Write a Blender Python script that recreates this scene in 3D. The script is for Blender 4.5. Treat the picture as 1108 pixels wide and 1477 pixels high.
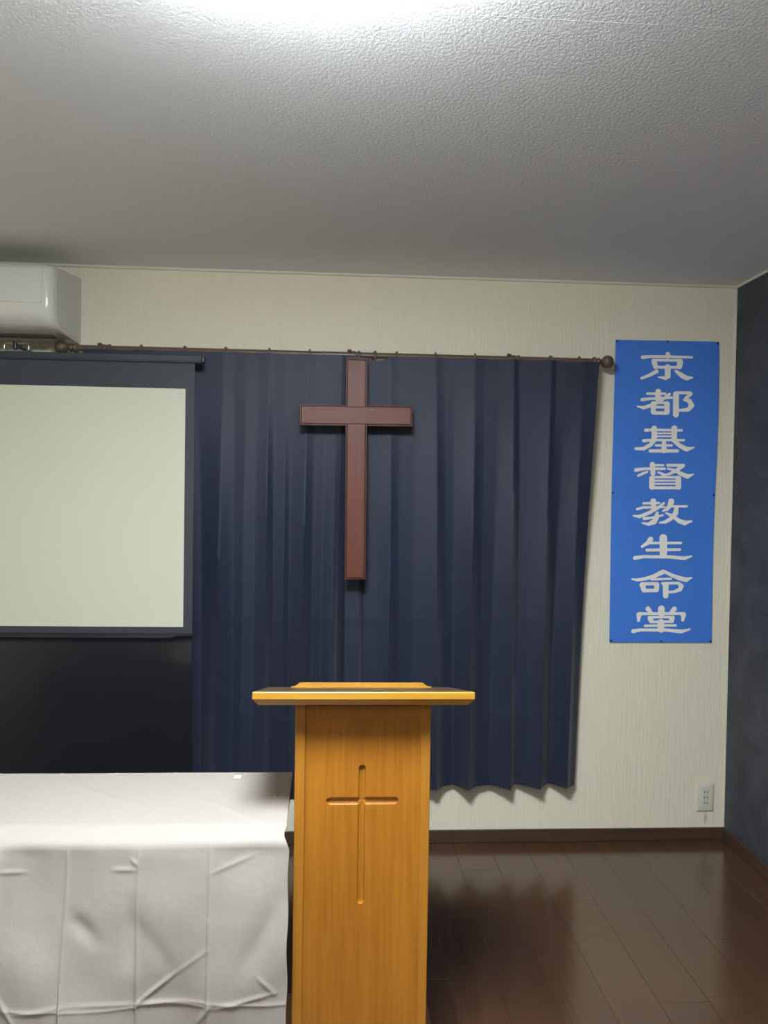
import bpy, bmesh, math, random
import numpy as np
from mathutils import Vector, Matrix, noise

# ------------------------------------------------------------------ scene, camera, light
for o in list(bpy.data.objects):
    bpy.data.objects.remove(o, do_unlink=True)
scene = bpy.context.scene
col = scene.collection
random.seed(7)

D, XR, XL, YB, H = 3.2307, 1.6963, -2.10, -2.60, 2.40     # room: back wall, right, left, rear, height
CAM_Z, YAW, PITCH, ROLL = 1.4744, 0.0587, -0.0210, 0.0156
cam_d = bpy.data.cameras.new('camera')
cam_d.sensor_fit = 'HORIZONTAL'
cam_d.sensor_width = 36.0
cam_d.lens = 36.0 * 1109 / 1108
cam_d.clip_start = 0.02
cam = bpy.data.objects.new('camera', cam_d)
col.objects.link(cam)
cy, sy, cp, sp = math.cos(YAW), math.sin(YAW), math.cos(PITCH), math.sin(PITCH)
fw = Vector((sy * cp, cy * cp, sp)); rt = Vector((cy, -sy, 0)); up = rt.cross(fw)
r2 = math.cos(ROLL) * rt + math.sin(ROLL) * up
u2 = -math.sin(ROLL) * rt + math.cos(ROLL) * up
cam.matrix_world = Matrix(((r2.x, u2.x, -fw.x, 0), (r2.y, u2.y, -fw.y, 0), (r2.z, u2.z, -fw.z, CAM_Z), (0, 0, 0, 1)))
scene.camera = cam

world = bpy.data.worlds.new('night')
scene.world = world
world.use_nodes = True
world.node_tree.nodes['Background'].inputs[0].default_value = (0.01, 0.012, 0.018, 1)
world.node_tree.nodes['Background'].inputs[1].default_value = 1.0
LAMP_STRENGTH = 120.0
FILL_LAMP_STRENGTH, FILL_LAMP_Y = 24.0, -1.15  # added fill lamp, out of view
LAMP_X, LAMP_Y = -0.07, 1.03
LAMP_COLOR = (0.90, 0.96, 1.0, 1)
vs = scene.view_settings
vs.view_transform = 'Standard'
vs.look = 'None'
vs.exposure = 0.27
vs.gamma = 1.0
vs.use_curve_mapping = False

# ------------------------------------------------------------------ materials
def srgb(r, g, b):
    f = lambda c: (c / 255) / 12.92 if c / 255 <= 0.04045 else ((c / 255 + 0.055) / 1.055) ** 2.4
    return (f(r), f(g), f(b), 1)

class Mat:
    def __init__(self, name, color, rough=0.5, spec=0.5, metal=0.0, **kw):
        self.m = bpy.data.materials.new(name)
        self.m.use_nodes = True
        self.nt = self.m.node_tree
        self.b = self.nt.nodes['Principled BSDF']
        self.b.inputs['Base Color'].default_value = color
        self.b.inputs['Roughness'].default_value = rough
        self.b.inputs['Specular IOR Level'].default_value = spec
        self.b.inputs['Metallic'].default_value = metal
        for k, v in kw.items():
            self.b.inputs[k.replace('_', ' ')].default_value = v
        self._c = None
    def n(self, t, **ins):
        nd = self.nt.nodes.new(t)
        for k, v in ins.items():
            key = k.replace('_', ' ')
            if key in nd.inputs: nd.inputs[key].default_value = v
            else: setattr(nd, k, v)
        return nd
    def l(self, a, b):
        self.nt.links.new(a, b)
    def coord(self, scale=(1, 1, 1), rot=(0, 0, 0), kind='Object', offset=None):
        tc = self.n('ShaderNodeTexCoord')
        mp = self.n('ShaderNodeMapping')
        mp.inputs['Scale'].default_value = scale
        mp.inputs['Rotation'].default_value = rot
        self.l(tc.outputs[kind], mp.inputs['Vector'])
        return mp.outputs['Vector']
    def noise(self, vec, scale, detail=3, rough=0.5, dist=0.0):
        nd = self.n('ShaderNodeTexNoise', Scale=scale, Detail=detail, Roughness=rough, Distortion=dist)
        self.l(vec, nd.inputs['Vector'])
        return nd.outputs['Fac']
    def ramp(self, fac, stops):
        r = self.n('ShaderNodeValToRGB')
        e = r.color_ramp.elements
        while len(e) < len(stops): e.new(0.5)
        for i, (p_, c) in enumerate(stops):
            e[i].position = p_; e[i].color = c
        self.l(fac, r.inputs['Fac'])
        return r.outputs['Color']
    def mix(self, a, b, fac, mode='MIX'):
        nd = self.n('ShaderNodeMix', data_type='RGBA', blend_type=mode)
        for s, v in ((nd.inputs['Factor'], fac), (nd.inputs['A'] if False else nd.inputs[6], a), (nd.inputs[7], b)):
            if hasattr(v, 'is_linked'): self.l(v, s)
            else: s.default_value = v
        return nd.outputs[2]
    def math(self, op, a, b):
        nd = self.n('ShaderNodeMath', operation=op)
        for i, v in enumerate((a, b)):
            if hasattr(v, 'is_linked'): self.l(v, nd.inputs[i])
            else: nd.inputs[i].default_value = v
        return nd.outputs[0]
    def color(self, sock):
        self.l(sock, self.b.inputs['Base Color'])
    def bump(self, fac, strength, dist):
        bp = self.n('ShaderNodeBump', Strength=strength, Distance=dist)
        self.l(fac, bp.inputs['Height'])
        if self.b.inputs['Normal'].is_linked:
            self.l(self.b.inputs['Normal'].links[0].from_socket, bp.inputs['Normal'])
        self.l(bp.outputs['Normal'], self.b.inputs['Normal'])

def wood(name, light, dark, axis, rough, coat=0.0, fine=1.0, contrast=1.0, spec=0.4, rand=0.0):
    m = Mat(name, light, rough, spec)
    s = [60 * fine, 60 * fine, 60 * fine]; s[axis] = 2.2 * fine
    v = m.coord(tuple(s))
    if rand:
        oi = m.n('ShaderNodeObjectInfo')
        add = m.n('ShaderNodeVectorMath', operation='ADD')
        cx = m.n('ShaderNodeCombineXYZ')
        k = m.math('MULTIPLY', oi.outputs['Random'], 40.0)
        for i in range(3): m.l(k, cx.inputs[i])
        m.l(v, add.inputs[0]); m.l(cx.outputs[0], add.inputs[1])
        v = add.outputs[0]
    f1 = m.noise(v, 1.0, 6, 0.6, 0.4)
    s2 = [9 * fine] * 3; s2[axis] = 0.9 * fine
    f2 = m.noise(m.coord(tuple(s2)), 1.0, 2, 0.5, 0.6)
    f = m.math('ADD', m.math('MULTIPLY', f1, 0.6), m.math('MULTIPLY', f2, 0.4))
    c = m.ramp(f, [(0.5 - 0.22 * contrast, dark), (0.5 + 0.16 * contrast, light)])
    if rand:
        g = m.ramp(oi.outputs['Random'], [(0, (1 - rand,) * 3 + (1,)), (1, (1 + rand,) * 3 + (1,))])
        c = m.mix(c, g, 1.0, 'MULTIPLY')
    m.color(c)
    m.bump(f1, 0.12, 0.002)
    if coat:
        m.b.inputs['Coat Weight'].default_value = coat
        m.b.inputs['Coat Roughness'].default_value = 0.2
    return m.m

M = {}
# cream wallpaper with a fine vertical weave and a scuff below the socket
m = Mat('cream_wallpaper', srgb(226, 220, 200), 0.85, 0.2)
v = m.coord((150, 20, 9))
f = m.noise(v, 1.0, 3, 0.6)
f2 = m.noise(m.coord((1.2, 1.2, 1.2)), 1.0, 2)
base = m.mix(srgb(222, 215, 192), srgb(236, 230, 208), f)
base = m.mix(base, srgb(228, 221, 200), m.math('MULTIPLY', f2, 0.4))
tc = m.n('ShaderNodeTexCoord')
mp = m.n('ShaderNodeMapping'); mp.inputs['Location'].default_value = (-1.613, -D, -0.095)
mp.inputs['Rotation'].default_value = (0, 0, 0)
m.l(tc.outputs['Object'], mp.inputs['Vector'])
mp2 = m.n('ShaderNodeMapping'); mp2.inputs['Rotation'].default_value = (0, math.radians(-38), 0); mp2.inputs['Scale'].default_value = (1 / 0.012, 0, 1 / 0.034)
m.l(mp.outputs[0], mp2.inputs['Vector'])
ln = m.n('ShaderNodeVectorMath', operation='LENGTH'); m.l(mp2.outputs[0], ln.inputs[0])
sc = m.ramp(ln.outputs['Value'], [(0.2, (1, 1, 1, 1)), (1.0, (0, 0, 0, 1))])
sc = m.math('MULTIPLY', sc, m.math('MULTIPLY', m.noise(m.coord((140, 140, 90)), 1.0, 3), 0.9))
m.color(m.mix(base, srgb(110, 104, 90), sc))
m.bump(f, 0.7, 0.003)
M['wall'] = m.m

m = Mat('charcoal_wallpaper', srgb(62, 64, 70), 0.75, 0.3)
f = m.noise(m.coord((6, 6, 6)), 1.0, 6, 0.65)
m.color(m.ramp(f, [(0.35, srgb(54, 57, 65)), (0.62, srgb(72, 74, 80)), (0.75, srgb(82, 84, 90))]))
m.bump(m.noise(m.coord((70, 70, 70)), 1.0, 4, 0.7), 0.4, 0.003)
M['dark_wall'] = m.m

m = Mat('ceiling_paper', srgb(238, 239, 240), 0.8, 0.2)
f = m.noise(m.coord((120, 105, 120)), 1.0, 4, 0.65, 0.3)
m.bump(f, 0.75, 0.004)
M['ceiling'] = m.m

M['trim'] = Mat('white_trim', srgb(214, 210, 196), 0.6, 0.3).m
M['plank'] = wood('dark_floor_plank', srgb(82, 57, 38), srgb(66, 44, 29), 1, 0.19, 0.0, 0.8, 1.0, 1.0, 0.09)
M['sub'] = Mat('floor_joint', srgb(52, 37, 27), 0.7).m
M['skirting'] = wood('brown_skirting', srgb(78, 60, 46), srgb(58, 43, 33), 0, 0.42, 0, 0.8)
M['oak_z'] = wood('honey_oak_upright', srgb(172, 117, 39), srgb(145, 92, 25), 2, 0.38, 0.12, 1.2, 1.2)
M['oak_x'] = wood('honey_oak_along', srgb(190, 143, 50), srgb(162, 112, 31), 0, 0.36, 0.15, 1.2, 1.1)
M['oak_base_shaded'] = wood('honey_oak_base_shaded', srgb(128, 90, 52), srgb(104, 70, 38), 0, 0.4, 0.1, 1.2)  # shade around the lectern foot is painted into this darker oak
M['oak_y'] = wood('honey_oak_depth', srgb(190, 128, 44), srgb(166, 102, 30), 1, 0.38, 0.12, 1.2, 1.1)
M['cross_x'] = wood('mahogany_along', srgb(104, 56, 39), srgb(80, 40, 27), 0, 0.48, 0.0, 1.3, 1.0, 0.35)
M['cross_z'] = wood('mahogany_upright', srgb(104, 56, 39), srgb(80, 40, 27), 2, 0.48, 0.0, 1.3, 1.0, 0.35)
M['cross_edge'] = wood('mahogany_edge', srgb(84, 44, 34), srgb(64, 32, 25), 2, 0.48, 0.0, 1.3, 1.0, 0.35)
M['rod'] = wood('walnut_rod', srgb(102, 84, 70), srgb(80, 64, 52), 0, 0.42, 0.1, 1.0)
M['ring'] = Mat('walnut_ring', srgb(100, 78, 64), 0.45).m
M['metal'] = Mat('pale_steel', srgb(190, 188, 180), 0.3, 0.5, 0.9).m
M['dark_metal'] = Mat('dark_metal', srgb(40, 40, 44), 0.45, 0.5, 0.3).m
M['black_plastic'] = Mat('black_plastic', srgb(30, 31, 38), 0.4).m

m = Mat('navy_curtain', srgb(40, 50, 84), 0.58, 0.45)
wv = m.noise(m.coord((500, 200, 900)), 1.0, 2)
f = m.noise(m.coord((3, 3, 1.5)), 1.0, 3)
m.color(m.mix(m.mix(srgb(21, 28, 49), srgb(27, 35, 57), f), srgb(32, 40, 60), m.math('MULTIPLY', wv, 0.5)))
m.bump(wv, 0.2, 0.001)
m.b.inputs['Sheen Weight'].default_value = 0.12
m.b.inputs['Sheen Roughness'].default_value = 0.5
M['curtain'] = m.m

m = Mat('white_tablecloth', srgb(226, 220, 214), 0.8, 0.2)
wv = m.noise(m.coord((90, 600, 700)), 1.0, 2)
wv2 = m.noise(m.coord((700, 500, 60)), 1.0, 2)
w3 = m.math('MULTIPLY', m.math('ADD', wv, wv2), 0.5)
m.color(m.mix(srgb(157, 150, 143), srgb(170, 163, 156), w3))
m.bump(w3, 0.25, 0.001)
m.bump(m.noise(m.coord((14, 14, 14)), 1.0, 4, 0.6), 0.15, 0.01)
M['cloth'] = m.m
M['tape'] = Mat('white_tape', srgb(238, 236, 230), 0.5).m

M['screen_white'] = Mat('projection_white', srgb(203, 202, 184), 0.75, 0.2).m
m = Mat('screen_black_border', srgb(52, 56, 62), 0.6, 0.4)
m.bump(m.noise(m.coord((400, 400, 400)), 1.0, 2), 0.15, 0.001)
M['screen_black'] = m.m
m = Mat('screen_black_drop', srgb(24, 26, 32), 0.3, 0.5)
m.bump(m.noise(m.coord((2.5, 2.5, 1.6)), 1.0, 2), 0.35, 0.03)
M['screen_drop'] = m.m
M['screen_case'] = Mat('screen_case', srgb(52, 56, 64), 0.4).m

m = Mat('blue_banner', srgb(54, 104, 190), 0.5, 0.35)
f = m.noise(m.coord((3, 3, 3)), 1.0, 2)
m.color(m.mix(srgb(66, 122, 214), srgb(76, 132, 224), f))
M['banner'] = m.m
M['letter'] = Mat('banner_white', srgb(244, 240, 232), 0.55, 0.3).m

M['ac'] = Mat('ac_white', srgb(214, 212, 202), 0.2, 0.5).m
M['ac_side'] = Mat('ac_side_white', srgb(204, 202, 194), 0.45, 0.5).m
M['ac_dark'] = Mat('ac_vent', srgb(92, 92, 90), 0.6).m
M['outlet'] = Mat('outlet_white', srgb(214, 210, 196), 0.4).m
M['outlet2'] = Mat('outlet_module', srgb(206, 203, 192), 0.4).m
M['slot'] = Mat('socket_slot', srgb(45, 42, 38), 0.7).m
M['table'] = Mat('dark_table_edge', srgb(38, 36, 40), 0.5).m
M['lamp_base'] = Mat('lamp_white', srgb(235, 235, 235), 0.5).m
m = Mat('lamp_diffuser', srgb(240, 240, 240), 0.5)
m.b.inputs['Emission Color'].default_value = LAMP_COLOR
m.b.inputs['Emission Strength'].default_value = LAMP_STRENGTH
M['lamp'] = m.m
m = Mat('fill_lamp_diffuser', srgb(240, 240, 240), 0.5)
m.b.inputs['Emission Color'].default_value = LAMP_COLOR
m.b.inputs['Emission Strength'].default_value = FILL_LAMP_STRENGTH
M['added_fill_lamp'] = m.m

# ------------------------------------------------------------------ mesh helpers (world coordinates in, local mesh out)
class MB:
    def __init__(self):
        self.v, self.f = [], []
    def add(self, verts, faces):
        k = len(self.v)
        self.v += [tuple(q) for q in verts]
        self.f += [tuple(i + k for i in q) for q in faces]
        return self
    def box(self, x0, x1, y0, y1, z0, z1, bev=0.0, seg=2):
        bm = bmesh.new()
        bmesh.ops.create_cube(bm, size=1)
        for q in bm.verts:
            q.co = Vector(((x0 + x1) / 2 + q.co.x * (x1 - x0), (y0 + y1) / 2 + q.co.y * (y1 - y0), (z0 + z1) / 2 + q.co.z * (z1 - z0)))
        if bev:
            bmesh.ops.bevel(bm, geom=list(bm.edges), offset=bev, segments=seg, affect='EDGES', profile=0.5)
        bm.verts.index_update()
        self.add([q.co for q in bm.verts], [[q.index for q in fc.verts] for fc in bm.faces])
        bm.free()
        return self
    def loops(self, rings, cap=True, closed=True):
        n = len(rings[0]); k = len(self.v)
        for r in rings: self.v += [tuple(q) for q in r]
        for i in range(len(rings) - 1):
            for j in range(n if closed else n - 1):
                a = k + i * n + j; b = k + i * n + (j + 1) % n
                self.f.append((a, b, b + n, a + n))
        if cap:
            self.f.append(tuple(k + j for j in reversed(range(n))))
            self.f.append(tuple(k + (len(rings) - 1) * n + j for j in range(n)))
        return self
    def lathe(self, prof, origin, axis='Z', n=24):
        rings = []
        for r, h in prof:
            ring = []
            for j in range(n):
                a = 2 * math.pi * j / n
                c, s = r * math.cos(a), r * math.sin(a)
                p_ = {'Z': (c, s, h), 'X': (h, c, s), 'Y': (c, h, s)}[axis]
                ring.append((p_[0] + origin[0], p_[1] + origin[1], p_[2] + origin[2]))
            rings.append(ring)
        return self.loops(rings)
    def tube(self, pts, r, n=10, closed=False):
        pts = [Vector(q) for q in pts]
        rings = []
        N = len(pts)
        prev = None
        for i, q in enumerate(pts):
            if closed: t = (pts[(i + 1) % N] - pts[i - 1]).normalized()
            else: t = (pts[min(i + 1, N - 1)] - pts[max(i - 1, 0)]).normalized()
            if prev is None:
                a = Vector((0, 0, 1)) if abs(t.z) < 0.9 else Vector((1, 0, 0))
                u = t.cross(a).normalized()
            else:
                u = (prev - t * prev.dot(t)).normalized()
            prev = u
            w = t.cross(u)
            rings.append([q + r * (math.cos(2 * math.pi * j / n) * u + math.sin(2 * math.pi * j / n) * w) for j in range(n)])
        if closed:
            rings.append(rings[0])
        return self.loops(rings, cap=not closed)
    def torus(self, c, R, r, axis='X', n=28, k=10):
        pts = []
        for i in range(n):
            a = 2 * math.pi * i / n
            pts.append((c[0], c[1] + R * math.cos(a), c[2] + R * math.sin(a)) if axis == 'X' else (c[0] + R * math.cos(a), c[1], c[2] + R * math.sin(a)))
        return self.tube(pts, r, k, closed=True)
    def grid(self, fn, us, vs_):
        k = len(self.v); nu, nv = len(us), len(vs_)
        for v_ in vs_:
            for u in us:
                self.v.append(tuple(fn(u, v_)))
        for j in range(nv - 1):
            for i in range(nu - 1):
                a = k + j * nu + i
                self.f.append((a, a + 1, a + nu + 1, a + nu))
        return self
    def build(self, name, mat, parent=None, smooth=False, loc=None, angle=0.7):
        a = np.array(self.v)
        if parent is not None: o0 = Vector(parent['_w'])
        elif loc is not None: o0 = Vector(loc)
        else: o0 = Vector(((a[:, 0].min() + a[:, 0].max()) / 2, (a[:, 1].min() + a[:, 1].max()) / 2, a[:, 2].min()))
        own = o0
        if parent is not None:   # parts keep their own origin at the part's base
            own = Vector(((a[:, 0].min() + a[:, 0].max()) / 2, (a[:, 1].min() + a[:, 1].max()) / 2, a[:, 2].min()))
        me = bpy.data.meshes.new(name)
        me.from_pydata([tuple(Vector(q) - own) for q in self.v], [], self.f)
        me.validate()
        bm = bmesh.new(); bm.from_mesh(me)
        bmesh.ops.recalc_face_normals(bm, faces=bm.faces)
        if smooth:
            for e in bm.edges:
                e.smooth = (len(e.link_faces) == 2 and e.calc_face_angle(0) < angle)
            for fc in bm.faces: fc.smooth = True
        bm.to_mesh(me); bm.free()
        o = bpy.data.objects.new(name, me)
        me.materials.append(M[mat])
        col.objects.link(o)
        o['_w'] = tuple(own)
        if parent is not None:
            o.parent = parent
            o.location = own - o0
        else:
            o.location = own
        return o

def empty(name, loc):
    o = bpy.data.objects.new(name, None)
    o.empty_display_size = 0.1
    col.objects.link(o)
    o.location = loc
    o['_w'] = tuple(loc)
    return o
def tag(o, label, cat, group=None):
    o['label'] = label; o['category'] = cat
    if group: o['group'] = group
    return o
def struct(o, label=None):
    o['kind'] = 'structure'
    if label: o['label'] = label
    return o
def sstep(a, b, x):
    t = min(1, max(0, (x - a) / (b - a)))
    return t * t * (3 - 2 * t)

# ------------------------------------------------------------------ the room
T = 0.10
O = (0, 0, 0)
struct(MB().box(XL - T, XR + T, D, D + T, -0.05, H + 0.05).build('wall_back', 'wall', loc=O), 'cream ribbed wallpaper wall behind the curtains')
struct(MB().box(XR, XR + T, YB, D, -0.05, H + 0.05).build('wall_right', 'dark_wall', loc=O), 'charcoal mottled wallpaper wall at the right')
struct(MB().box(XL - T, XL, YB, D, -0.05, H + 0.05).build('wall_left', 'wall', loc=O), 'cream wallpaper wall at the left')
struct(MB().box(XL - T, XR + T, YB - T, YB, -0.05, H + 0.05).build('wall_rear', 'wall', loc=O), 'cream wallpaper wall behind the viewer')
ceil = struct(MB().box(XL, XR, YB, D, H, H + 0.1).build('ceiling', 'ceiling', loc=O), 'off-white textured paper ceiling')
MB().box(XL, XR, 1.4845, 1.4856, H - 0.0003, H + 0.001).build('paper_seam', 'ceiling', ceil)
MB().lathe([(0.0005, -0.002), (0.0035, -0.0012), (0.004, 0.001)], (0.794, 1.909, H), 'Z', 8).build('paint_speck', 'trim', ceil)

floor = struct(MB().box(XL, XR, YB, D, -0.06, -0.004).build('floor', 'sub', loc=O), 'glossy dark brown plank floor')
PW, PL = 0.1515, 0.909
cache = {}
def plank(x0, x1, y0, y1):
    g = 0.00025
    key = (round(x1 - x0, 3), round(y1 - y0, 3))
    cx, cyy = (x0 + x1) / 2, (y0 + y1) / 2
    if key not in cache:
        w, l = (x1 - x0) / 2 - g, (y1 - y0) / 2 - g
        b = 0.0005
        me_ = MB().loops([[(-w, -l, -0.012), (w, -l, -0.012), (w, l, -0.012), (-w, l, -0.012)],
                          [(-w, -l, -b), (w, -l, -b), (w, l, -b), (-w, l, -b)],
                          [(-w + b, -l + b, 0), (w - b, -l + b, 0), (w - b, l - b, 0), (-w + b, l - b, 0)]])
        me = bpy.data.meshes.new('plank'); me.from_pydata(me_.v, [], me_.f); me.materials.append(M['plank'])
        cache[key] = me
    o = bpy.data.objects.new('plank', cache[key])
    col.objects.link(o); o.parent = floor; o.location = (cx, cyy, 0)
k0 = int(math.floor((XL - 1.262) / PW))
for k in range(k0, 4):
    a, b = max(XL, 1.262 + k * PW), min(XR, 1.262 + (k + 1) * PW)
    if b - a < 0.01: continue
    off = {0: 2.486, -1: 2.195, 1: 2.79}.get(k, (k * 0.3371 + 0.12) % PL)
    y = off - PL * math.ceil((off - YB) / PL)
    while y < D:
        c, d = max(YB, y), min(D, y + PL)
        if d - c > 0.01: plank(a, b, c, d)
        y += PL

def skirting(name, x0, x1, y0, y1):
    mb = MB().box(x0, x1, y0, y1, 0, 0.055, 0.003)
    return struct(mb.build(name, 'skirting', loc=O), None)
skirting('baseboard_back', XL, XR, D - 0.010, D)
M['skirting_y'] = wood('brown_skirting_side', srgb(78, 60, 46), srgb(58, 43, 33), 1, 0.42, 0, 0.8)
struct(MB().box(XR - 0.010, XR, YB, D - 0.010, 0, 0.055, 0.003).build('baseboard_right', 'skirting_y', loc=O))
struct(MB().box(XL, XL + 0.010, YB, D - 0.010, 0, 0.055, 0.003).build('baseboard_left', 'skirting_y', loc=O))
struct(MB().box(XL + 0.01, XR - 0.01, YB, YB + 0.010, 0, 0.055, 0.003).build('baseboard_rear', 'skirting', loc=O))
struct(MB().box(XL, XR, D - 0.008, D, H - 0.012, H, 0.003).build('trim_1', 'trim', loc=O), 'thin white ceiling bead along the back wall')
struct(MB().box(XR - 0.008, XR, YB, D - 0.008, H - 0.012, H, 0.003).build('trim_2', 'trim', loc=O), 'thin white ceiling bead along the dark wall')
struct(MB().box(XR - 0.005, XR, D - 0.004, D, 0.055, H - 0.012, 0.001).build('trim_3', 'trim', loc=O), 'white caulk line in the corner of the walls')

# ------------------------------------------------------------------ ceiling lamp
def ceiling_lamp(x, y, label, mat):
    lamp = tag(empty('ceiling_light', (x, y, H)), label, 'ceiling light', 'round ceiling lamps')
    MB().lathe([(0.10, 0), (0.20, 0), (0.205, -0.006), (0.20, -0.036), (0.10, -0.036)], (x, y, H), 'Z', 64).build('base_plate', 'lamp_base', lamp, True)
    prof = [(0.20, -0.034), (0.235, -0.036), (0.252, -0.042), (0.260, -0.052), (0.256, -0.064), (0.240, -0.074), (0.20, -0.082), (0.12, -0.088), (0.05, -0.090), (0.0005, -0.0905)]
    MB().lathe(prof, (x, y, H), 'Z', 64).build('diffuser', mat, lamp, True)
ceiling_lamp(LAMP_X, LAMP_Y, 'round glowing flush ceiling lamp at the top of the picture', 'lamp')
ceiling_lamp(LAMP_X, FILL_LAMP_Y, 'added unseen fill lamp on the ceiling behind the viewer', 'added_fill_lamp')  # added lamp that only brings up the back wall and ceiling

# ------------------------------------------------------------------ curtains
ROD_Y, ROD_Z = D - 0.085, 2.045
def curtain(name, keys, label, ztop_fn, seed):
    """keys: (x at the top, x at the bottom, distance from the wall at the bottom, distance at the top)"""
    n = len(keys)
    zs = [0.0 + 1.0 * i / 110 for i in range(111)]
    us = []
    for i in range(n - 1):
        for j in range(10): us.append(i + j / 10)
    us.append(n - 1)
    def ev(u, s):
        i = min(int(u), n - 2); t = u - i
        a, b = keys[i], keys[i + 1]
        x = lambda q: (a[q] + (b[q] - a[q]) * t)
        def gap(q):
            ga, gb = a[q], b[q]
            if ga > gb: return ga + (gb - ga) * (0.45 * math.sin(t * math.pi / 2) + 0.55 * t)
            return gb + (ga - gb) * (0.45 * math.sin((1 - t) * math.pi / 2) + 0.55 * (1 - t))
        return x, gap
    def fn(u, s):
        x, gap = ev(u, s)
        w = s ** 0.7                                  # how far the shape has gone from heading to hem
        xt, xb = x(0), x(1)
        ztop = ztop_fn(xt)
        zb = 0.262
        z = ztop + (zb - ztop) * s
        A = sstep(0.02, 0.80, s)
        xx = xt + (xb - xt) * w
        g = (0.111 + (gap(3) - 0.111) * 0.4) * (1 - A) + gap(2) * A
        g += 0.004 * noise.noise(Vector((xx * 6 + seed, z * 2.2, 0.3))) * sstep(0, 0.1, s)
        g += 0.0025 * math.exp(-((z - 0.57 - 0.01 * noise.noise(Vector((xx * 5, 0, seed)))) / 0.012) ** 2)
        g += 0.002 * math.exp(-((z - 0.97) / 0.015) ** 2)
        return (xx, D - g, z)
    mb = MB().grid(fn, us, zs)
    o = mb.build(name, 'curtain', None, True, angle=1.2)
    md = o.modifiers.new('thickness', 'SOLIDIFY'); md.thickness = 0.0012; md.offset = 0
    return tag(o, label, 'curtain', 'pair of navy curtains on the rod')
F, V = 0.102, 0.036
ft, vt = 0.113, 0.109
hooksR = [0.226, 0.386, 0.549, 0.707, 0.864, 1.02]
hooksL = [-0.946, -0.799, -0.626, -0.464, -0.289, -0.127, 0.01]
def topR(x):
    d = min(abs(x - h) for h in hooksR)
    z = 2.040 - 0.006 * min(1, d / 0.075)
    if x < 0.20: z -= 0.016 * math.exp(-((x - 0.15) / 0.035) ** 2)
    return z
def topL(x):
    d = min(abs(x - h) for h in hooksL)
    return 2.040 - 0.006 * min(1, d / 0.075)
R_keys = [(0.023, 0.033, 0.085, 0.112), (0.075, 0.095, 0.092, 0.113), (0.095, 0.108, 0.062, 0.109), (0.150, 0.165, 0.070, 0.110),
          (0.205, 0.215, 0.098, ft), (0.235, 0.262, 0.060, vt), (0.300, 0.318, 0.048, vt + 0.002),
          (0.386, 0.419, F, ft + 0.003), (0.415, 0.462, 0.050, vt), (0.450, 0.495, V, vt), (0.549, 0.551, F + 0.004, ft + 0.004), (0.585, 0.600, 0.055, vt), (0.640, 0.650, 0.044, vt + 0.001),
          (0.707, 0.728, F, ft + 0.006), (0.725, 0.762, V, vt - 0.004), (0.790, 0.805, 0.060, vt + 0.002), (0.864, 0.855, F - 0.002, ft + 0.006), (0.885, 0.878, 0.06, vt - 0.004), (0.920, 0.905, V - 0.006, vt),
          (1.000, 0.970, F - 0.008, ft), (1.045, 1.000, 0.062, 0.109), (1.063, 1.012, 0.052, 0.109)]
L_keys = [(-1.020, -0.985, 0.05, 0.109), (-0.946, -0.93, F, ft), (-0.90, -0.885, V, vt), (-0.799, -0.78, F, ft), (-0.72, -0.71, V, vt), (-0.626, -0.625, F, ft), (-0.565, -0.555, V, vt),
          (-0.464, -0.490, F, ft + 0.004), (-0.420, -0.430, 0.052, vt), (-0.375, -0.392, 0.074, vt + 0.003), (-0.330, -0.345, 0.060, vt), (-0.289, -0.292, F - 0.006, ft + 0.004), (-0.262, -0.268, 0.048, vt),
          (-0.220, -0.222, 0.070, ft), (-0.198, -0.200, 0.042, vt), (-0.127, -0.150, F - 0.006, ft + 0.003), (-0.098, -0.110, 0.046, vt), (-0.060, -0.070, 0.070, vt + 0.002), (-0.020, -0.020, 0.052, vt), (0.004, 0.000, 0.094, ft), (0.0145, 0.027, 0.062, 0.107), (0.021, 0.045, 0.045, 0.102)]
curtain('curtain', L_keys, 'navy blue curtain panel between the projection screen and the cross', topL, 3.1)
curtain('curtain', R_keys, 'navy blue curtain panel between the cross and the blue banner', topR, 9.4)

# rod with finials and brackets
rod = tag(empty('curtain_rod', (0.005, D, ROD_Z)), 'brown wooden curtain rod with ball finials above the navy curtains', 'curtain rod')
MB().lathe([(0.0125, -1.055), (0.0125, 1.045)], (0, ROD_Y, ROD_Z), 'X', 20).build('pole', 'rod', rod, True)
def finial(s, x):
    pr = [(0.012, -0.012), (0.016, -0.009), (0.019, -0.003), (0.018, 0.003), (0.012, 0.008), (0.013, 0.012), (0.016, 0.016), (0.015, 0.021), (0.010, 0.025), (0.009, 0.030)]
    for i in range(1, 14):
        a = math.pi * i / 14
        pr.append((0.0265 * math.sin(a) if i > 2 else max(0.010, 0.0265 * math.sin(a)), 0.0545 - 0.0265 * math.cos(a)))
    pr.append((0.0004, 0.081))
    MB().lathe([(r, s * h) for r, h in pr], (x, ROD_Y, ROD_Z), 'X', 28).build('finial', 'rod', rod, True)
finial(1, 1.050); finial(-1, -1.058)
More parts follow.
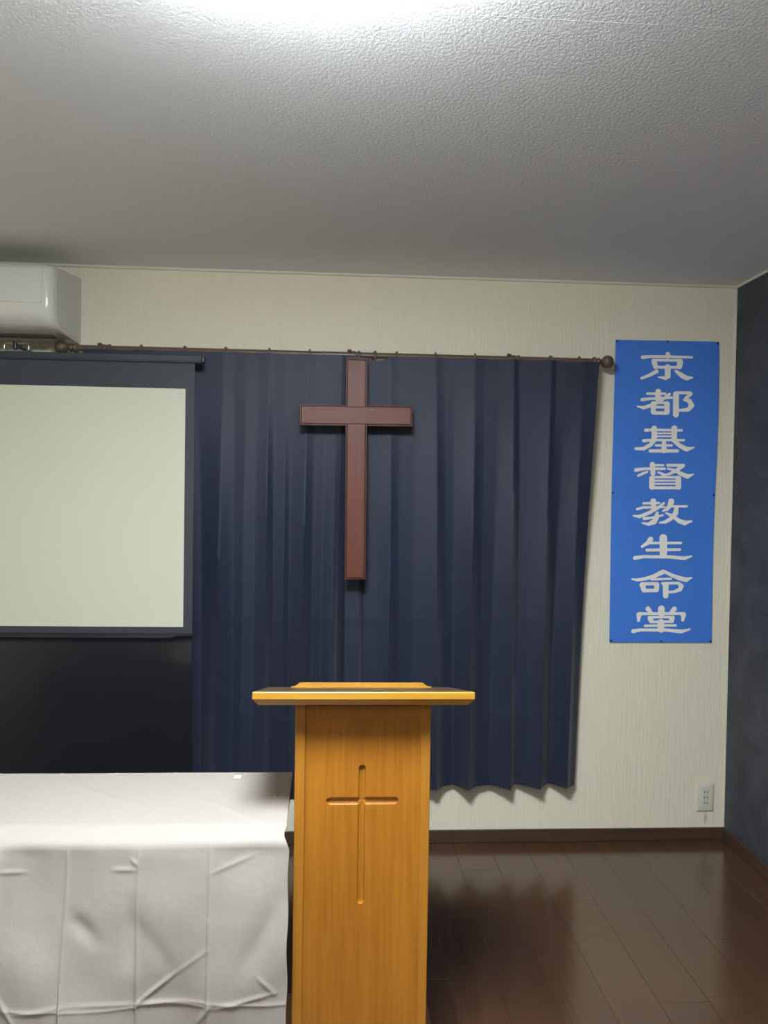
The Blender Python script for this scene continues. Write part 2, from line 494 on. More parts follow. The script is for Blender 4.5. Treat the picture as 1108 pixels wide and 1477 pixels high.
for bx in (-0.946, 0.050, 0.707):
    br = MB().lathe([(0.026, 0), (0.026, -0.006), (0.020, -0.010), (0.009, -0.014), (0.008, -0.062), (0.012, -0.068)], (bx, D, ROD_Z), 'Y', 20).build('bracket', 'rod', rod, True)
    MB().lathe([(0.0127, -0.011), (0.0158, -0.011), (0.0168, -0.006), (0.0168, 0.006), (0.0158, 0.011), (0.0127, 0.011)], (bx, ROD_Y, ROD_Z), 'X', 24).build('cup', 'rod', br, True)
    MB().lathe([(0.004, 0), (0.004, 0.003), (0.009, 0.004), (0.010, 0.008), (0.007, 0.012), (0.0005, 0.013)], (bx - 0.016, ROD_Y, ROD_Z + 0.010), 'Z', 16).build('set_screw', 'rod', br, True)
    MB().lathe([(0.0127, -0.007), (0.015, -0.007), (0.0185, -0.003), (0.0185, 0.003), (0.015, 0.007), (0.0127, 0.007)], (bx + 0.022, ROD_Y, ROD_Z), 'X', 24).build('collar', 'rod', br, True)
ring0 = None
place = ['third ring left of the cross'] 
rings = [(-0.799, 0), (-0.626, 0), (-0.464, 0), (-0.289, 0), (-0.127, 0), (0.135, 1), (0.226, 0), (0.386, 0), (0.549, 0), (0.864, 0), (0.985, 0)]
rlab = ['small brown curtain ring nearest the air conditioner', 'small brown curtain ring above the screen corner', 'third small brown curtain ring left of the cross', 'second small brown curtain ring left of the cross',
        'first small brown curtain ring left of the cross', 'brown curtain ring right beside the cross with a bare hook', 'second small brown curtain ring right of the cross', 'third small brown curtain ring right of the cross',
        'brown curtain ring left of the right rod bracket', 'brown curtain ring right of the right rod bracket', 'small brown curtain ring nearest the ball finial']
meR = meE = None
for (rx, tilt), lb in zip(rings, rlab):
    c = (rx, ROD_Y, ROD_Z - 0.0048)
    if meR is None:
        o = MB().torus(c, 0.0212, 0.0042).build('curtain_ring', 'ring', None, True, loc=c)
        e = MB().torus((rx, ROD_Y, c[2] - 0.0290), 0.0045, 0.0012, 'Y', 14, 6).build('eyelet', 'metal', o, True)
        meR, meE, eloc = o.data, e.data, e.location.copy()
    else:
        o = bpy.data.objects.new('curtain_ring', meR); col.objects.link(o); o.location = c
        e = bpy.data.objects.new('eyelet', meE); col.objects.link(e); e.parent = o; e.location = eloc
    o['_w'] = c
    o.rotation_euler = (0, 0.12 if tilt else 0.02 * math.sin(rx * 50), 0.25 if tilt else 0.12 * math.sin(rx * 31))
    if tilt:
        o.location.y -= 0.002
        MB().tube([(rx, ROD_Y - 0.015, c[2] - 0.024), (rx - 0.002, ROD_Y - 0.02, c[2] - 0.030), (rx - 0.004, ROD_Y - 0.024, c[2] - 0.028), (rx - 0.008, ROD_Y - 0.026, c[2] - 0.032)], 0.0013, 6).build('hook', 'metal', o, True)
    tag(o, lb, 'curtain ring', 'rings on the curtain rod')

# ------------------------------------------------------------------ wooden cross
CXc, hw = 0.065, 0.0425
cr = dict(L=-0.157, R=0.2875, t=2.013, b=1.142, at=1.8305, ab=1.7475)
def cross_loop(o_, y):
    L, R_, t, b, at, ab, h = cr['L'] + o_, cr['R'] - o_, cr['t'] - o_, cr['b'] + o_, cr['at'] - o_, cr['ab'] + o_, hw - o_
    return [(x, y, z) for x, z in [(CXc - h, b), (CXc + h, b), (CXc + h, ab), (R_, ab), (R_, at), (CXc + h, at), (CXc + h, t), (CXc - h, t), (CXc - h, at), (L, at), (L, ab), (CXc - h, ab)]]
CY = 3.048
body = MB().loops([cross_loop(0, CY), cross_loop(0, CY - 0.013), cross_loop(0.0015, CY - 0.0155), cross_loop(0.0045, CY - 0.0155), cross_loop(0.007, CY - 0.0115)])
cross = body.build('wall_cross', 'cross_edge', None, loc=(CXc, CY, 1.58))
tag(cross, 'large reddish brown wooden cross hanging in front of the curtains', 'cross')
def raised(name, x0, x1, z0, z1, mat, g=0.0004):
    b_ = 0.0035
    f0, f1 = CY - 0.0110, CY - 0.0165
    MB().loops([[(x0 + g, f0, z0 + g), (x1 - g, f0, z0 + g), (x1 - g, f0, z1 - g), (x0 + g, f0, z1 - g)],
                [(x0 + g, f1 + 0.002, z0 + g), (x1 - g, f1 + 0.002, z0 + g), (x1 - g, f1 + 0.002, z1 - g), (x0 + g, f1 + 0.002, z1 - g)],
                [(x0 + g + 0.0008, f1, z0 + g + 0.0008), (x1 - g - 0.0008, f1, z0 + g + 0.0008), (x1 - g - 0.0008, f1, z1 - g - 0.0008), (x0 + g + 0.0008, f1, z1 - g - 0.0008)]]).build(name, mat, cross)
i_ = 0.0085
raised('crossbeam_panel', cr['L'] + i_, cr['R'] - i_, cr['ab'] + i_, cr['at'] - i_, 'cross_x')
raised('upright_panel', CXc - hw + i_, CXc + hw - i_, cr['at'] - i_, cr['t'] - i_, 'cross_z')
raised('upright_panel', CXc - hw + i_, CXc + hw - i_, cr['b'] + i_, cr['ab'] + i_, 'cross_z')
MB().tube([(CXc + 0.012, CY + 0.002, 1.96), (CXc + 0.012, CY + 0.003, 2.02), (CXc + 0.012, ROD_Y - 0.016, 2.056), (CXc + 0.012, ROD_Y, 2.060), (CXc + 0.012, ROD_Y + 0.015, 2.050), (CXc + 0.012, ROD_Y + 0.016, 2.035)], 0.0016, 8).build('hanger_wire', 'dark_metal', cross, True)
cross.rotation_euler = (0, -0.0080, 0)

# ------------------------------------------------------------------ projection screen
SY = 3.03
SX0, SX1 = -1.911, -0.565
scr = tag(empty('projection_screen', (-1.238, SY, 0.33)), 'pull-down projection screen with white field and black border behind the table', 'projection screen')
def scr_y(x, z):
    return SY + 0.0015 * noise.noise(Vector((x * 2, z * 2, 5)))
xs = [SX0 + (SX1 - SX0) * i / 60 for i in range(61)]
mb = MB().grid(lambda u, w: (u, scr_y(u, w), w), xs, [0.925 + (1.978 - 0.925) * i / 40 for i in range(41)])
o = mb.build('border_sheet', 'screen_black', scr, True); o.modifiers.new('thickness', 'SOLIDIFY').thickness = 0.0006
xw = [SX0 + 0.035 + (SX1 - SX0 - 0.07) * i / 50 for i in range(51)]
mb = MB().grid(lambda u, w: (u, scr_y(u, w) - 0.0009, w), xw, [0.951 + (1.877 - 0.951) * i / 30 for i in range(31)])
mb.build('white_field', 'screen_white', scr, True)
def drop(u, w):
    e = sstep(SX1 - 0.11, SX1, u)
    y = SY - 0.010 * math.exp(-((w - 0.912 - 0.006 * e) / 0.009) ** 2) - 0.012 * e * sstep(0.92, 0.80, w) - 0.006 * noise.noise(Vector((u * 2.2, w * 2.0, 2))) * sstep(0.925, 0.8, w)
    return (u + 0.006 * sstep(0.9, 0.6, w) * e, y, w)
mb = MB().grid(drop, xs, [0.345 + (0.926 - 0.345) * (i / 70) for i in range(71)])
o = mb.build('black_drop', 'screen_drop', scr, True); o.modifiers.new('thickness', 'SOLIDIFY').thickness = 0.0008
MB().lathe([(0.010, SX0 - 0.01), (0.012, SX0 - 0.005), (0.012, SX1 + 0.005), (0.010, SX1 + 0.01)], (0, SY, 0.340), 'X', 16).build('weight_bar', 'screen_case', scr, True)
MB().box(-1.945, -0.540, SY - 0.010, SY + 0.014, 1.976, 2.004, 0.003, 2).build('case', 'screen_black', scr, True)
MB().box(-1.945, -0.538, SY - 0.0135, SY - 0.010, 1.981, 1.988, 0.002, 2).build('case_lip', 'screen_black', scr, True)
for ex in (-1.947, -0.533):
    MB().box(ex - 0.006, ex + 0.006, SY - 0.017, SY + 0.015, 1.976, 2.002, 0.003, 2).build('end_cap', 'black_plastic', scr, True)
lp = []
for i in range(24):
    a = 2 * math.pi * i / 24
    c, s = math.cos(a), math.sin(a)
    lp.append((-1.239 + 0.046 * math.copysign(abs(c) ** 0.45, c), SY, 2.021 + 0.0155 * math.copysign(abs(s) ** 0.45, s)))
MB().tube(lp, 0.0022, 8, True).build('hanger_loop', 'metal', scr, True)

hook = tag(empty('wall_hook', (-1.235, D, 2.02)), 'black hook holding the screen loop below the air conditioner', 'hook')
MB().box(-1.257, -1.213, D - 0.006, D, 2.012, 2.060, 0.003).build('plate', 'trim', hook)
MB().tube([(-1.238, D - 0.004, 2.026), (-1.238, SY + 0.03, 2.024), (-1.238, SY - 0.002, 2.022)], 0.006, 10).build('arm', 'black_plastic', hook, True)
MB().box(-1.244, -1.206, SY - 0.013, SY - 0.003, 2.013, 2.029, 0.002).build('clip', 'black_plastic', hook)
MB().box(-1.249, -1.236, SY - 0.014, SY + 0.004, 2.010, 2.042, 0.003).build('hook_tip', 'black_plastic', hook)

# ------------------------------------------------------------------ air conditioner
AX0, AX1 = -1.865, -1.066
ac = tag(empty('air_conditioner', ((AX0 + AX1) / 2, D, 2.07)), 'white wall air conditioner close to the ceiling above the screen', 'air conditioner')
def ac_prof(ins=0.0, dy=0.0):
    pts = [(D - 0.001, 2.343), (3.05, 2.326), (2.952, 2.313), (2.930, 2.306), (2.918, 2.292), (2.914, 2.270), (2.912, 2.20), (2.913, 2.150), (2.918, 2.128), (2.930, 2.106), (2.952, 2.090), (2.985, 2.081), (3.035, 2.076), (3.11, 2.073), (D - 0.001, 2.074)]
    cyy, cz = 3.10, 2.20
    r = []
    for y, z in pts:
        if y < D - 0.01:
            y = y + ins
            z = cz + (z - cz) * (1 - ins * 1.1)
        r.append((y + dy if y < D - 0.01 else y, z))
    return r
rr = 0.032
secs = []
for i in range(9):
    a = i / 8 * math.pi / 2
    secs.append((AX0 + rr - rr * math.cos(math.pi / 2 - a) if False else AX0 + rr * (1 - math.sin(a)), rr * (1 - math.cos(a))))
secs = sorted(secs)
sec_all = []
for i in range(8):
    a = i / 8 * math.pi / 2
    sec_all.append((AX0 + rr * (1 - math.cos(a)), rr * (1 - math.sin(a))))
sec_all.append((AX0 + rr, 0)); sec_all.append((AX1 - rr, 0))
for i in range(1, 9):
    a = i / 8 * math.pi / 2
    sec_all.append((AX1 - rr + rr * math.sin(a), rr * (1 - math.cos(a))))
mb = MB().loops([[(x, y, z) for y, z in ac_prof(ins)] for x, ins in sec_all])
mb.build('body', 'ac', ac, True, angle=0.6)
# side cheek with its stepped lower edge
pr = ac_prof(rr)
inner = [(y + 0.006 if y < D - 0.01 else y, 2.20 + (z - 2.20) * (0.93 if z < 2.2 else 0.985)) for y, z in pr]
MB().loops([[(AX1 - 0.002, y, z) for y, z in inner], [(AX1 + 0.0015, y, z) for y, z in inner]]).build('side_cheek', 'ac_side', ac)
# proud front panel above a seam, and the flap underneath
fp = [(2.952, 2.3145), (2.930, 2.3075), (2.9165, 2.293), (2.9115, 2.270), (2.9095, 2.20), (2.9095, 2.166)]
mb = MB()
mb.loops([[(x, y, z) for y, z in fp] + [(x, y + 0.004, z - (0.002 if i > 3 else 0.004)) for i, (y, z) in reversed(list(enumerate(fp)))] for x in (AX0 + rr + 0.002, AX1 - rr - 0.002)])
mb.build('front_panel', 'ac', ac, True, angle=0.5)
fl = [(2.918, 2.1265), (2.9295, 2.1045), (2.9515, 2.0885), (2.985, 2.0795), (3.030, 2.0745)]
mb = MB().loops([[(x, y, z) for y, z in fl] + [(x, y, z + 0.004) for y, z in reversed(fl)] for x in (AX0 + rr + 0.012, AX1 - rr - 0.012)])
mb.build('air_flap', 'ac_side', ac, True, angle=0.5)
MB().box(AX0 + 0.06, AX1 - 0.05, 3.050, 3.105, 2.0700, 2.0760).build('air_outlet', 'ac_dark', ac)
MB().box(AX0 + 0.05, AX1 - 0.045, 3.112, 3.135, 2.0690, 2.0740, 0.001).build('lower_rail', 'ac_side', ac)

# ------------------------------------------------------------------ blue banner with its white lettering
BY = D - 0.0045
def ban_y(x, z):
    return BY - 0.0015 - 0.0030 * (0.5 + 0.5 * math.sin(z * 7.2 + 0.6)) * (0.35 + 0.65 * abs((x - 1.392) / 0.226) ** 1.5) - 0.0012 * math.sin(x * 9 + z * 3)
def ban_x(u, z):      # u -1..1
    wL = 1.166 - 0.004 * math.sin((z - 0.86) / 1.295 * math.pi)
    wR = 1.6175 - 0.003 * math.sin((z - 0.86) / 1.295 * math.pi * 2)
    return wL + (wR - wL) * (u + 1) / 2
banner = MB()
zz = [0.862 + (2.156 - 0.862) * i / 80 for i in range(81)]
uu = [-1 + 2 * i / 24 for i in range(25)]
def ban(u, z):
    x = ban_x(u, z)
    dz = 0.0015 * u * sstep(1.5, 2.15, z)
    return (x, ban_y(x, z), z + dz)
bo = MB().grid(ban, uu, zz).build('banner', 'banner', None, True, loc=(1.392, BY, 0.862))
bo['_w'] = (1.392, BY, 0.862)
bo.modifiers.new('thickness', 'SOLIDIFY').thickness = 0.0005
tag(bo, 'tall blue paper banner with white vertical characters pinned to the wall', 'banner')
K = 1108 / 160.0
GA, GF, GB, GC = (880, 490), (880, 600), (880, 640), (880, 780)
def hz(x0, y, x1, r, y1=None): return [(x0, y, r), (x1, y if y1 is None else y1, r)]
glyphs = [
 (GA, [[(575, 146, 22), (575, 168, 24)], [(326, 180, 19), (400, 172, 15), (600, 172, 14), (815, 176, 12)], hz(430, 208, 705, 13), [(440, 222, 28), (454, 272, 24)], [(697, 222, 29), (690, 268, 27)], hz(450, 277, 695, 14),
       [(574, 275, 29), (574, 362, 29), (552, 385, 20), (480, 375, 6)], [(464, 318, 20), (400, 354, 17), (316, 388, 14)], [(655, 315, 14), (715, 358, 24), (762, 384, 23), (822, 377, 7)]]),
 (GA, [[(480, 519, 28), (480, 600, 28)], hz(372, 540, 548, 13), [(320, 600, 17), (400, 590, 14), (612, 578, 12)], [(590, 545, 15), (520, 600, 15), (430, 648, 19), (335, 680, 17), (274, 668, 8)],
       [(431, 640, 25), (431, 722, 25)], [(568, 640, 27), (568, 720, 27)], hz(440, 630, 560, 13), hz(440, 673, 560, 13), hz(432, 731, 565, 17),
       [(656, 545, 29), (656, 745, 29)], hz(655, 529, 795, 15), [(800, 538, 21), (745, 596, 15)], [(738, 598, 13), (792, 612, 22), (810, 655, 27), (780, 695, 20), (690, 704, 13)]]),
 (GF, [[(440, 122, 27), (440, 235, 27)], [(640, 121, 29), (640, 235, 27)], [(356, 141, 17), (420, 137, 13), (714, 141, 12)], hz(460, 171, 620, 9), hz(460, 201, 620, 9), [(336, 246, 17), (420, 238, 13), (736, 238, 12)],
       [(440, 238, 24), (405, 285, 20), (335, 324, 18), (256, 326, 14)], [(630, 242, 18), (695, 293, 22), (762, 329, 24), (836, 312, 7)], [(538, 258, 20), (538, 340, 29)], hz(458, 291, 614, 13), hz(399, 346, 673, 16)]),
 (GB, [[(422, 204, 26), (428, 292, 25)], hz(430, 211, 533, 11), [(258, 260, 19), (340, 248, 14), (545, 247, 13)], [(282, 316, 13), (330, 294, 14), (372, 278, 10)], [(480, 282, 10), (518, 297, 13), (545, 300, 7)],
       hz(576, 212, 732, 15), [(728, 216, 19), (665, 262, 17), (595, 298, 13), (522, 314, 9)], [(578, 247, 11), (640, 260, 13), (700, 294, 21), (772, 323, 23), (832, 302, 7)],
       [(418, 345, 28), (418, 428, 28)], [(682, 345, 28), (682, 428, 28)], hz(420, 332, 680, 12), hz(420, 365, 680, 9), hz(420, 397, 680, 9), hz(415, 437, 688, 15)]),
 (GB, [[(432, 570, 28), (436, 650, 25)], hz(334, 592, 488, 12, 588), [(270, 650, 13), (330, 633, 13), (548, 630, 9)], [(535, 592, 14), (470, 645, 14), (385, 688, 18), (295, 724, 17), (234, 716, 9)],
       [(470, 690, 16), (462, 735, 25), (440, 775, 27), (382, 800, 17), (320, 788, 7)], [(340, 744, 15), (400, 738, 12), (525, 712, 11)], [(612, 572, 29), (602, 610, 26), (570, 650, 17), (528, 668, 9)], hz(625, 622, 765, 12),
       [(664, 632, 21), (655, 690, 26), (605, 748, 20), (552, 779, 17), (495, 786, 9)], [(560, 690, 10), (620, 716, 16), (688, 768, 22), (745, 789, 24), (817, 770, 8)]]),
 (GC, [[(531, -32, 38), (531, 135, 36)], [(404, -18, 27), (372, 20, 20), (318, 54, 13)], hz(400, 20, 708, 13), [(366, 90, 15), (696, 86, 14)], [(246, 168, 20), (330, 155, 16), (600, 159, 16), (740, 174, 19), (816, 153, 8)]]),
 (GC, [[(525, 310, 24), (440, 350, 20), (350, 376, 18), (270, 388, 15), (214, 378, 7)], [(540, 305, 16), (620, 345, 18), (700, 376, 23), (758, 389, 23), (814, 369, 8)], hz(412, 383, 606, 12, 378),
       [(320, 438, 29), (334, 490, 24)], [(465, 437, 26), (462, 487, 24)], hz(318, 427, 470, 16), hz(334, 494, 465, 18), hz(522, 425, 680, 14, 421), [(554, 440, 30), (554, 548, 28)],
       [(680, 422, 15), (712, 452, 22), (698, 485, 21), (640, 509, 14), (590, 512, 13)]]),
 (GC, [[(510, 680, 34), (510, 725, 32)], [(375, 678, 25), (405, 712, 17)], [(640, 682, 25), (606, 716, 17)], [(288, 728, 20), (330, 726, 14), (700, 728, 14), (730, 738, 26)], [(284, 738, 26), (280, 796, 14)], [(732, 742, 26), (724, 796, 15)],
       [(400, 778, 28), (408, 800, 22)], [(615, 778, 28), (611, 800, 25)], hz(385, 762, 630, 13), hz(400, 809, 620, 14), [(505, 815, 34), (505, 885, 34)], hz(344, 847, 654, 12), [(228, 900, 21), (300, 888, 15), (560, 893, 16), (708, 909, 20), (797, 887, 8)]]),
]
def px2w(x, y):
    return (-1.5751493 + 0.00304530573 * x + 7.0912095e-05 * y, 3.57247972 + 4.8096268e-05 * x - 0.00297376816 * y)
def glyph_mesh(org, strokes, step=3.6):
    P = [q for s in strokes for q in s]
    x0, x1 = min(q[0] - q[2] for q in P) - 6, max(q[0] + q[2] for q in P) + 6
    y0, y1 = min(q[1] - q[2] for q in P) - 6, max(q[1] + q[2] for q in P) + 6
    gx = np.arange(x0, x1 + step, step); gy = np.arange(y0, y1 + step, step)
    X, Yg = np.meshgrid(gx, gy)
    S = np.full(X.shape, 1e9)
    for s in strokes:
        for (ax, ay, ar), (bx, by, br) in zip(s[:-1], s[1:]):
            dx, dy = bx - ax, by - ay
            t = np.clip(((X - ax) * dx + (Yg - ay) * dy) / (dx * dx + dy * dy + 1e-9), 0, 1)
            S = np.minimum(S, np.hypot(X - ax - t * dx, Yg - ay - t * dy) - (ar + (br - ar) * t))
    mb = MB(); vid = {}
    def vert(x, y):
        k = (round(x, 3), round(y, 3))
        if k not in vid:
            wx, wz = px2w(org[0] + x / K, org[1] + y / K)
            vid[k] = len(mb.v)
            mb.v.append((wx, ban_y(wx, wz) - 0.0012, wz))
        return vid[k]
    ny, nx = S.shape
    for j in range(ny - 1):
        for i in range(nx - 1):
            c = [(gx[i], gy[j], S[j, i]), (gx[i + 1], gy[j], S[j, i + 1]), (gx[i + 1], gy[j + 1], S[j + 1, i + 1]), (gx[i], gy[j + 1], S[j + 1, i])]
            if all(q[2] > 0 for q in c): continue
            poly = []
            for a in range(4):
                p_, q = c[a], c[(a + 1) % 4]
                if p_[2] <= 0: poly.append(vert(p_[0], p_[1]))
                if (p_[2] <= 0) != (q[2] <= 0):
                    t = p_[2] / (p_[2] - q[2])
                    poly.append(vert(p_[0] + (q[0] - p_[0]) * t, p_[1] + (q[1] - p_[1]) * t))
            poly = [a for a, b in zip(poly, poly[1:] + poly[:1]) if a != b]
            if len(poly) >= 3: mb.f.append(tuple(poly))
    return mb
for org, st in glyphs:
    g = glyph_mesh(org, st).build('character', 'letter', bo, True)
for (pu, pz) in [(-0.97, 2.149), (0.0, 2.152), (0.97, 2.150), (-0.975, 1.503), (0.975, 1.500), (-0.975, 0.870), (0.0, 0.867), (0.975, 0.868)]:
    x = ban_x(pu, pz); y = ban_y(x, pz)
    MB().lathe([(0.0015, 0.003), (0.0045, 0.0), (0.0045, -0.0025), (0.003, -0.004), (0.0003, -0.0045)], (x, y - 0.0005, pz), 'Y', 10).build('push_pin', 'dark_metal', bo, True)

# ------------------------------------------------------------------ wall socket
oc = (1.607, 0.188)
out = tag(empty('wall_outlet', (oc[0], D, oc[1] - 0.061)), 'white triple wall socket near the dark wall corner', 'outlet')
MB().box(oc[0] - 0.037, oc[0] + 0.037, D - 0.008, D, oc[1] - 0.061, oc[1] + 0.061, 0.005, 3).build('cover_plate', 'outlet', out, True)
MB().box(oc[0] - 0.021, oc[0] + 0.021, D - 0.0095, D - 0.004, oc[1] - 0.046, oc[1] + 0.046, 0.001).build('frame', 'outlet', out)
for k in (-1, 0, 1):
    s = MB().box(oc[0] - 0.013, oc[0] + 0.013, D - 0.0112, D - 0.006, oc[1] + k * 0.0235 - 0.0112, oc[1] + k * 0.0235 + 0.0112, 0.0008).build('socket', 'outlet2', out)
    for e in (-1, 1):
        MB().box(oc[0] + e * 0.0064 - 0.0014, oc[0] + e * 0.0064 + 0.0014, D - 0.0116, D - 0.0095, oc[1] + k * 0.0235 - 0.0042, oc[1] + k * 0.0235 + 0.0042).build('slot', 'slot', s)

# ------------------------------------------------------------------ folding table and its cloth
TZ = 0.697
tbl = tag(empty('folding_table', (-0.865, 1.965, 0)), 'long narrow folding table with dark edge under the white cloth', 'table')
MB().box(-1.615, -0.117, 1.800, 2.140, TZ - 0.030, TZ - 0.0035, 0.003).build('tabletop', 'table', tbl)
for x in (-1.50, -0.235):
    fr = MB().tube([(x, 1.86, 0.662), (x, 1.86, 0.025)], 0.0125, 10).build('leg', 'dark_metal', tbl, True)
    fr = MB().tube([(x, 2.09, 0.662), (x, 2.09, 0.025)], 0.0125, 10).build('leg', 'dark_metal', tbl, True)
    MB().box(x - 0.015, x + 0.015, 1.815, 2.13, 0.0, 0.028, 0.004).build('foot_bar', 'dark_metal', tbl)
    MB().tube([(x, 1.86, 0.35), (x, 2.09, 0.35)], 0.009, 8).build('brace', 'dark_metal', tbl, True)

def aff2(zx, zy):      # wrinkle endpoints on the hanging front, in metres
    px, py = zx / 2.518, 1180 + zy / 2.518
    return (-0.7692828 + 0.0015536374 * px + 1.45e-05 * py, 2.6270391 - 2.82e-05 * px - 0.0015975915 * py)
wr = [((500, 665), (632, 562), 0.007), ((500, 665), (760, 678), 0.005), ((780, 682), (1000, 630), 0.005), ((0, 625), (60, 725), 0.007), ((275, 668), (500, 662), 0.004), ((262, 360), (340, 440), -0.007),
      ((715, 745), (762, 675), 0.006), ((410, 188), (492, 186), 0.004), ((478, 150), (500, 172), 0.005), ((940, 570), (1000, 632), 0.005), ((0, 198), (90, 200), 0.004), ((760, 200), (930, 130), 0.003),
      ((632, 562), (760, 470), 0.003), ((500, 380), (632, 562), -0.003), ((60, 690), (260, 668), 0.004), ((880, 560), (1010, 300), -0.004), ((480, 300), (486, 520), -0.005)]
wr = [(aff2(*a), aff2(*b), h) for a, b, h in wr]
tw = [((-0.798, 2.127), (-0.368, 1.831), 0.0022), ((-0.361, 1.965), (-0.151, 1.80), 0.0022), ((-0.64, 2.045), (-0.51, 1.933), -0.0015), ((-0.62, 1.83), (-0.50, 1.99), 0.0016), ((-0.165, 2.12), (-0.145, 1.83), 0.002)]
creases = [-1.544, -1.386, -1.228, -1.07, -0.912, -0.748, -0.600, -0.441, -0.283]
def seg_ridge(x, z, a, b, w):
    dx, dz = b[0] - a[0], b[1] - a[1]
    t = ((x - a[0]) * dx + (z - a[1]) * dz) / (dx * dx + dz * dz)
    tt = min(1, max(0, t))
    d = math.hypot(x - a[0] - tt * dx, z - a[1] - tt * dz)
    taper = max(0.15, 1 - abs(2 * tt - 1) ** 2 * 0.6)
    return math.exp(-(d / w) ** 2) * taper
# path of the cloth: back hang, top, rolled front edge, front fall
path = [(2.147, 0.62), (2.147, 0.66), (2.146, 0.690), (2.142, 0.6985), (2.136, 0.7005)]
path += [(2.136 - (2.136 - 1.812) * i / 34, 0.7005) for i in range(1, 35)]
path += [(1.804, 0.7000), (1.797, 0.6985), (1.789, 0.695), (1.781, 0.6905), (1.773, 0.686), (1.766, 0.6815), (1.761, 0.677), (1.758, 0.671), (1.757, 0.664)]
nfront = 240
path += [(1.757, 0.664 - (0.664 - 0.075) * i / nfront) for i in range(1, nfront + 1)]
TX0, TX1 = -1.640, -0.109
xfr = [TX0 + (-0.86 - TX0) * i / 90 for i in range(90)] + [-0.86 + (TX1 + 0.86) * i / 330 for i in range(331)]
tr = random.Random(3)
def cloth(u, k):
    k = int(k)
    y, z = path[k]
    x = TX0 + (TX1 - TX0) * u
    front = sstep(0.690, 0.640, z) if y < 1.80 else 0.0
    top = 1.0 if (y >= 1.80 and z > 0.69) else 0.0
    # right selvedge follows the wavering edge
    e = sstep(-0.20, TX1, x)
    if top: x += e * (-0.003 - 0.006 * (y - 1.80) / 0.34)
    elif y < 1.8:
        x += e * (-0.008 * math.exp(-((z - 0.688) / 0.010) ** 2) + 0.005 * sstep(0.675, 0.655, z) + 0.0015 * math.sin(z * 40))
    out = 0.0
    if front > 0:
        zrel = sstep(0.66, 0.35, z)
        cs = [c - 0.012 * zrel * (1 if i in (5, 6) else 0.2) for i, c in enumerate(creases)]
        for i, c in enumerate(creases):
            cc = cs[i]
            out += (0.0026 + 0.0012 * zrel) * math.exp(-abs(x - cc) / 0.0035)
        # slack panels between the folds
        for i in range(len(creases) + 1):
            a = cs[i - 1] if i > 0 else TX0 - 0.01
            b = cs[i] if i < len(creases) else TX1 + 0.02
            if a <= x < b:
                t = (x - a) / (b - a)
                out += (0.010 * math.sin(i * 2.4 + 1.0 + z * 4) * (t - 0.5) + 0.006 * math.sin(math.pi * t) * math.sin(i * 1.9 + z * 9)) * (0.3 + 0.7 * zrel)
        out += 0.0026 * math.exp(-abs(z - 0.308 - 0.006 * math.sin(x * 14)) / 0.0045)
        out += 0.016 * noise.noise(Vector((x * 3.2, z * 2.6, 1.7))) * zrel
        out += 0.006 * noise.noise(Vector((x * 11, z * 8, 4.2)))
        for a, b, h in wr:
            if min(a[0], b[0]) - 0.05 < x < max(a[0], b[0]) + 0.05 and min(a[1], b[1]) - 0.05 < z < max(a[1], b[1]) + 0.05:
                out += (0.55 if h > 0 else 0.9) * h * seg_ridge(x, z, a, b, 0.0055 if h > 0 else 0.020)
        out *= front
        y -= max(out, -0.018) + 0.010 * zrel
    elif top:
        dz = 0.0006 * (1 + noise.noise(Vector((x * 9, y * 9, 0))))
        for a, b, h in tw:
            dz += h * seg_ridge(x, y, a, b, 0.010)
        for c in creases: dz += 0.0009 * math.exp(-abs(x - c) / 0.003)
        z += max(dz, -0.001)
    elif y < 1.80:
        z += 0.0022 * noise.noise(Vector((x * 22, 3.3, 0.2)))
        y -= 0.002 * noise.noise(Vector((x * 16, z * 30, 8.2)))
    return (x, y, z)
cl = MB().grid(cloth, [(q - TX0) / (TX1 - TX0) for q in xfr], range(len(path))).build('tablecloth', 'cloth', None, True, angle=1.5)
cl.modifiers.new('thickness', 'SOLIDIFY').thickness = 0.0008
tag(cl, 'creased white tablecloth hanging over the front of the long table', 'tablecloth')
tp = MB().grid(lambda a, b: (a, b, 0.7030), [-0.274, -0.256], [2.086, 2.110]).build('tape_square', 'tape', cl)

# ------------------------------------------------------------------ lectern
lec = tag(empty('lectern', (0.066, 1.99, 0)), 'honey oak lectern with engraved cross on its front panel', 'lectern')
FY = 1.818
ztop = lambda y: 1.025 - 0.224 * (y - 1.75)
zund = lambda y: ztop(y) - 0.0305
MB().box(-0.138, 0.270, 1.775, 2.195, 0.0, 0.040, 0.003).build('base_plate', 'oak_base_shaded', lec)
for x0, x1 in ((-0.0955, -0.0715), (0.2035, 0.2275)):
    b = 0.0015
    prof = [(FY, 0.040), (2.130, 0.040), (2.130, zund(2.130)), (FY, zund(FY))]
    def ring(x, d):
        return [(x, FY + d, 0.040), (x, 2.130 - d, 0.040), (x, 2.130 - d, zund(2.130)), (x, FY + d, zund(FY))]
    MB().loops([ring(x0, b), ring(x0 + b, 0), ring(x1 - b, 0), ring(x1, b)]).build('side_panel', 'oak_z', lec)
PY = FY + 0.008
px0, px1, pz0, pz1 = -0.0715, 0.2035, 0.040, 0.9445
gcx, gz0, gz1, gzx, gx0, gx1, gr = 0.0650, 0.502, 0.8215, 0.7435, -0.0115, 0.1440, 0.0076
ax0, ax1, az0, az1 = -0.026, 0.158, 0.486, 0.838
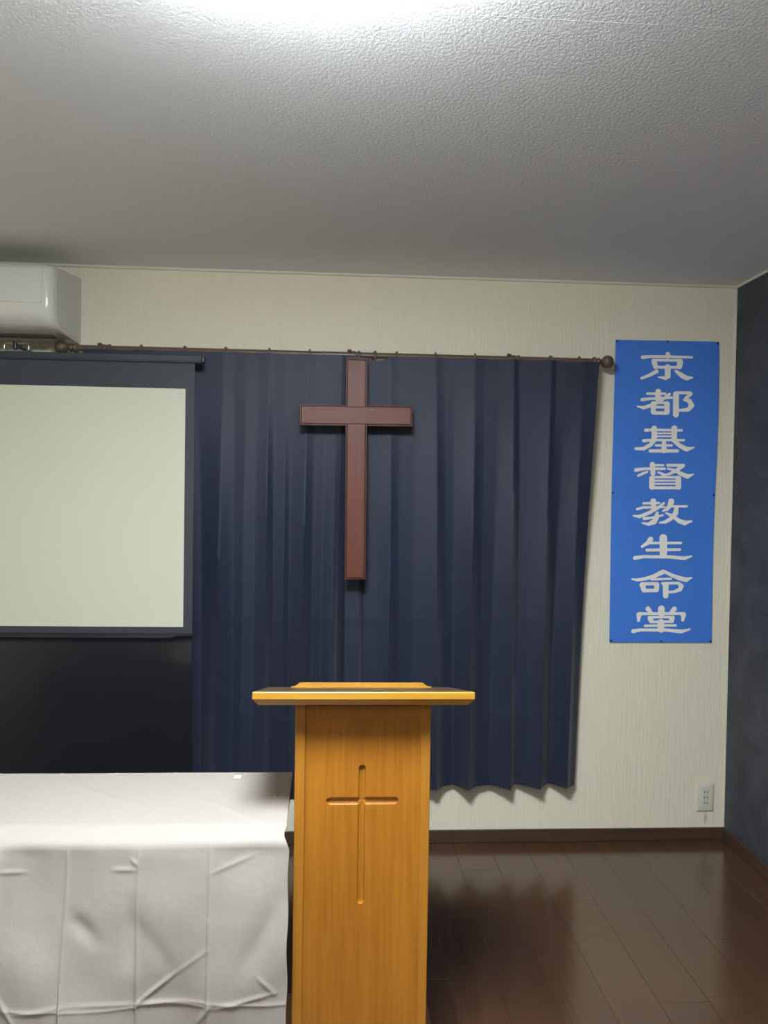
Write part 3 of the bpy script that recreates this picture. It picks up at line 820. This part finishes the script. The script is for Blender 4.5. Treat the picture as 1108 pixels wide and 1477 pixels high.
def groove(x, z):
    def cap(ax, az, bx, bz):
        dx, dz = bx - ax, bz - az
        t = min(1, max(0, ((x - ax) * dx + (z - az) * dz) / (dx * dx + dz * dz)))
        return math.hypot(x - ax - t * dx, z - az - t * dz) - gr
    d = min(cap(gcx, gz0, gcx, gz1), cap(gx0, gzx, gx1, gzx))
    return 0.0065 * sstep(0.0008, -0.0010, d) + 0.0015 * sstep(-0.001, -gr, d)
fpm = MB()
gxs = [ax0 + (ax1 - ax0) * i / 170 for i in range(171)]
gzs = [az0 + (az1 - az0) * i / 330 for i in range(331)]
fpm.grid(lambda u, w: (u, PY + groove(u, w), w), gxs, gzs)
def quad(x0, x1, z0, z1, y=PY): fpm.add([(x0, y, z0), (x1, y, z0), (x1, y, z1), (x0, y, z1)], [(0, 1, 2, 3)])
quad(px0, px1, pz0, az0); quad(px0, px1, az1, pz1); quad(px0, ax0, az0, az1); quad(ax1, px1, az0, az1)
bk = PY + 0.016
fpm.add([(px0, PY, pz0), (px1, PY, pz0), (px1, PY, pz1), (px0, PY, pz1), (px0, bk, pz0), (px1, bk, pz0), (px1, bk, pz1), (px0, bk, pz1)],
        [(0, 4, 5, 1), (1, 5, 6, 2), (2, 6, 7, 3), (3, 7, 4, 0), (4, 7, 6, 5)])
M['oak_panel'] = wood('honey_oak_panel', srgb(168, 110, 31), srgb(142, 86, 19), 2, 0.40, 0.1, 1.6, 0.9)
fpo = fpm.build('front_panel', 'oak_panel', lec, True, angle=0.35)
fpo['label'] = 'recessed front panel with a round-ended engraved cross'
MB().box(px0, px1, FY + 0.003, FY + 0.024, pz1, zund(FY + 0.024), 0.0).build('top_rail', 'oak_panel', lec)
MB().box(px0, px1, 1.845, 2.120, 0.52, 0.538, 0.001).build('shelf', 'oak_x', lec)
def dl(ins, dz, bx=0.0):
    x0, x1, y0, y1 = -0.190 + ins, 0.3195 - ins, 1.750 + ins, 2.130 - ins
    return [(x, y, ztop(y) - dz) for x, y in ((x0, y0), (x1, y0), (x1, y1), (x0, y1))]
desk = MB().loops([dl(0.0125, 0.0305), dl(0.001, 0.0180), dl(0.0, 0.0165), dl(0.0, 0.002), dl(0.0008, 0.0008), dl(0.002, 0.0)]).build('desktop', 'oak_x', lec)
M['desk_leaf'] = wood('dark_brown_leaf', srgb(100, 78, 52), srgb(82, 62, 40), 0, 0.3, 0.2, 1.2)
leaf = MB().loops([dl(0.003, 0.0002), dl(0.003, -0.0006), dl(0.0036, -0.0010)]).build('writing_surface', 'desk_leaf', desk)
leaf['label'] = 'dull dark brown sloping writing surface'
# book stop along the low rear edge, with swept ends
le = []
pts = [(-0.123, 0.0)]
pts += [(-0.123, 0.0025), (-0.117, 0.0030), (-0.111, 0.0050), (-0.106, 0.0085), (-0.1015, 0.0125), (-0.099, 0.0135)]
pts += [(0.237, 0.0135), (0.2395, 0.0125), (0.244, 0.0085), (0.249, 0.0050), (0.255, 0.0030), (0.262, 0.0025), (0.262, 0.0)]
MB().loops([[(x, y, ztop(y) + 0.0008 + h) for x, h in pts] for y in (2.098, 2.122)]).build('book_stop', 'oak_x', desk)

for o in bpy.data.objects:
    if '_w' in o: del o['_w']
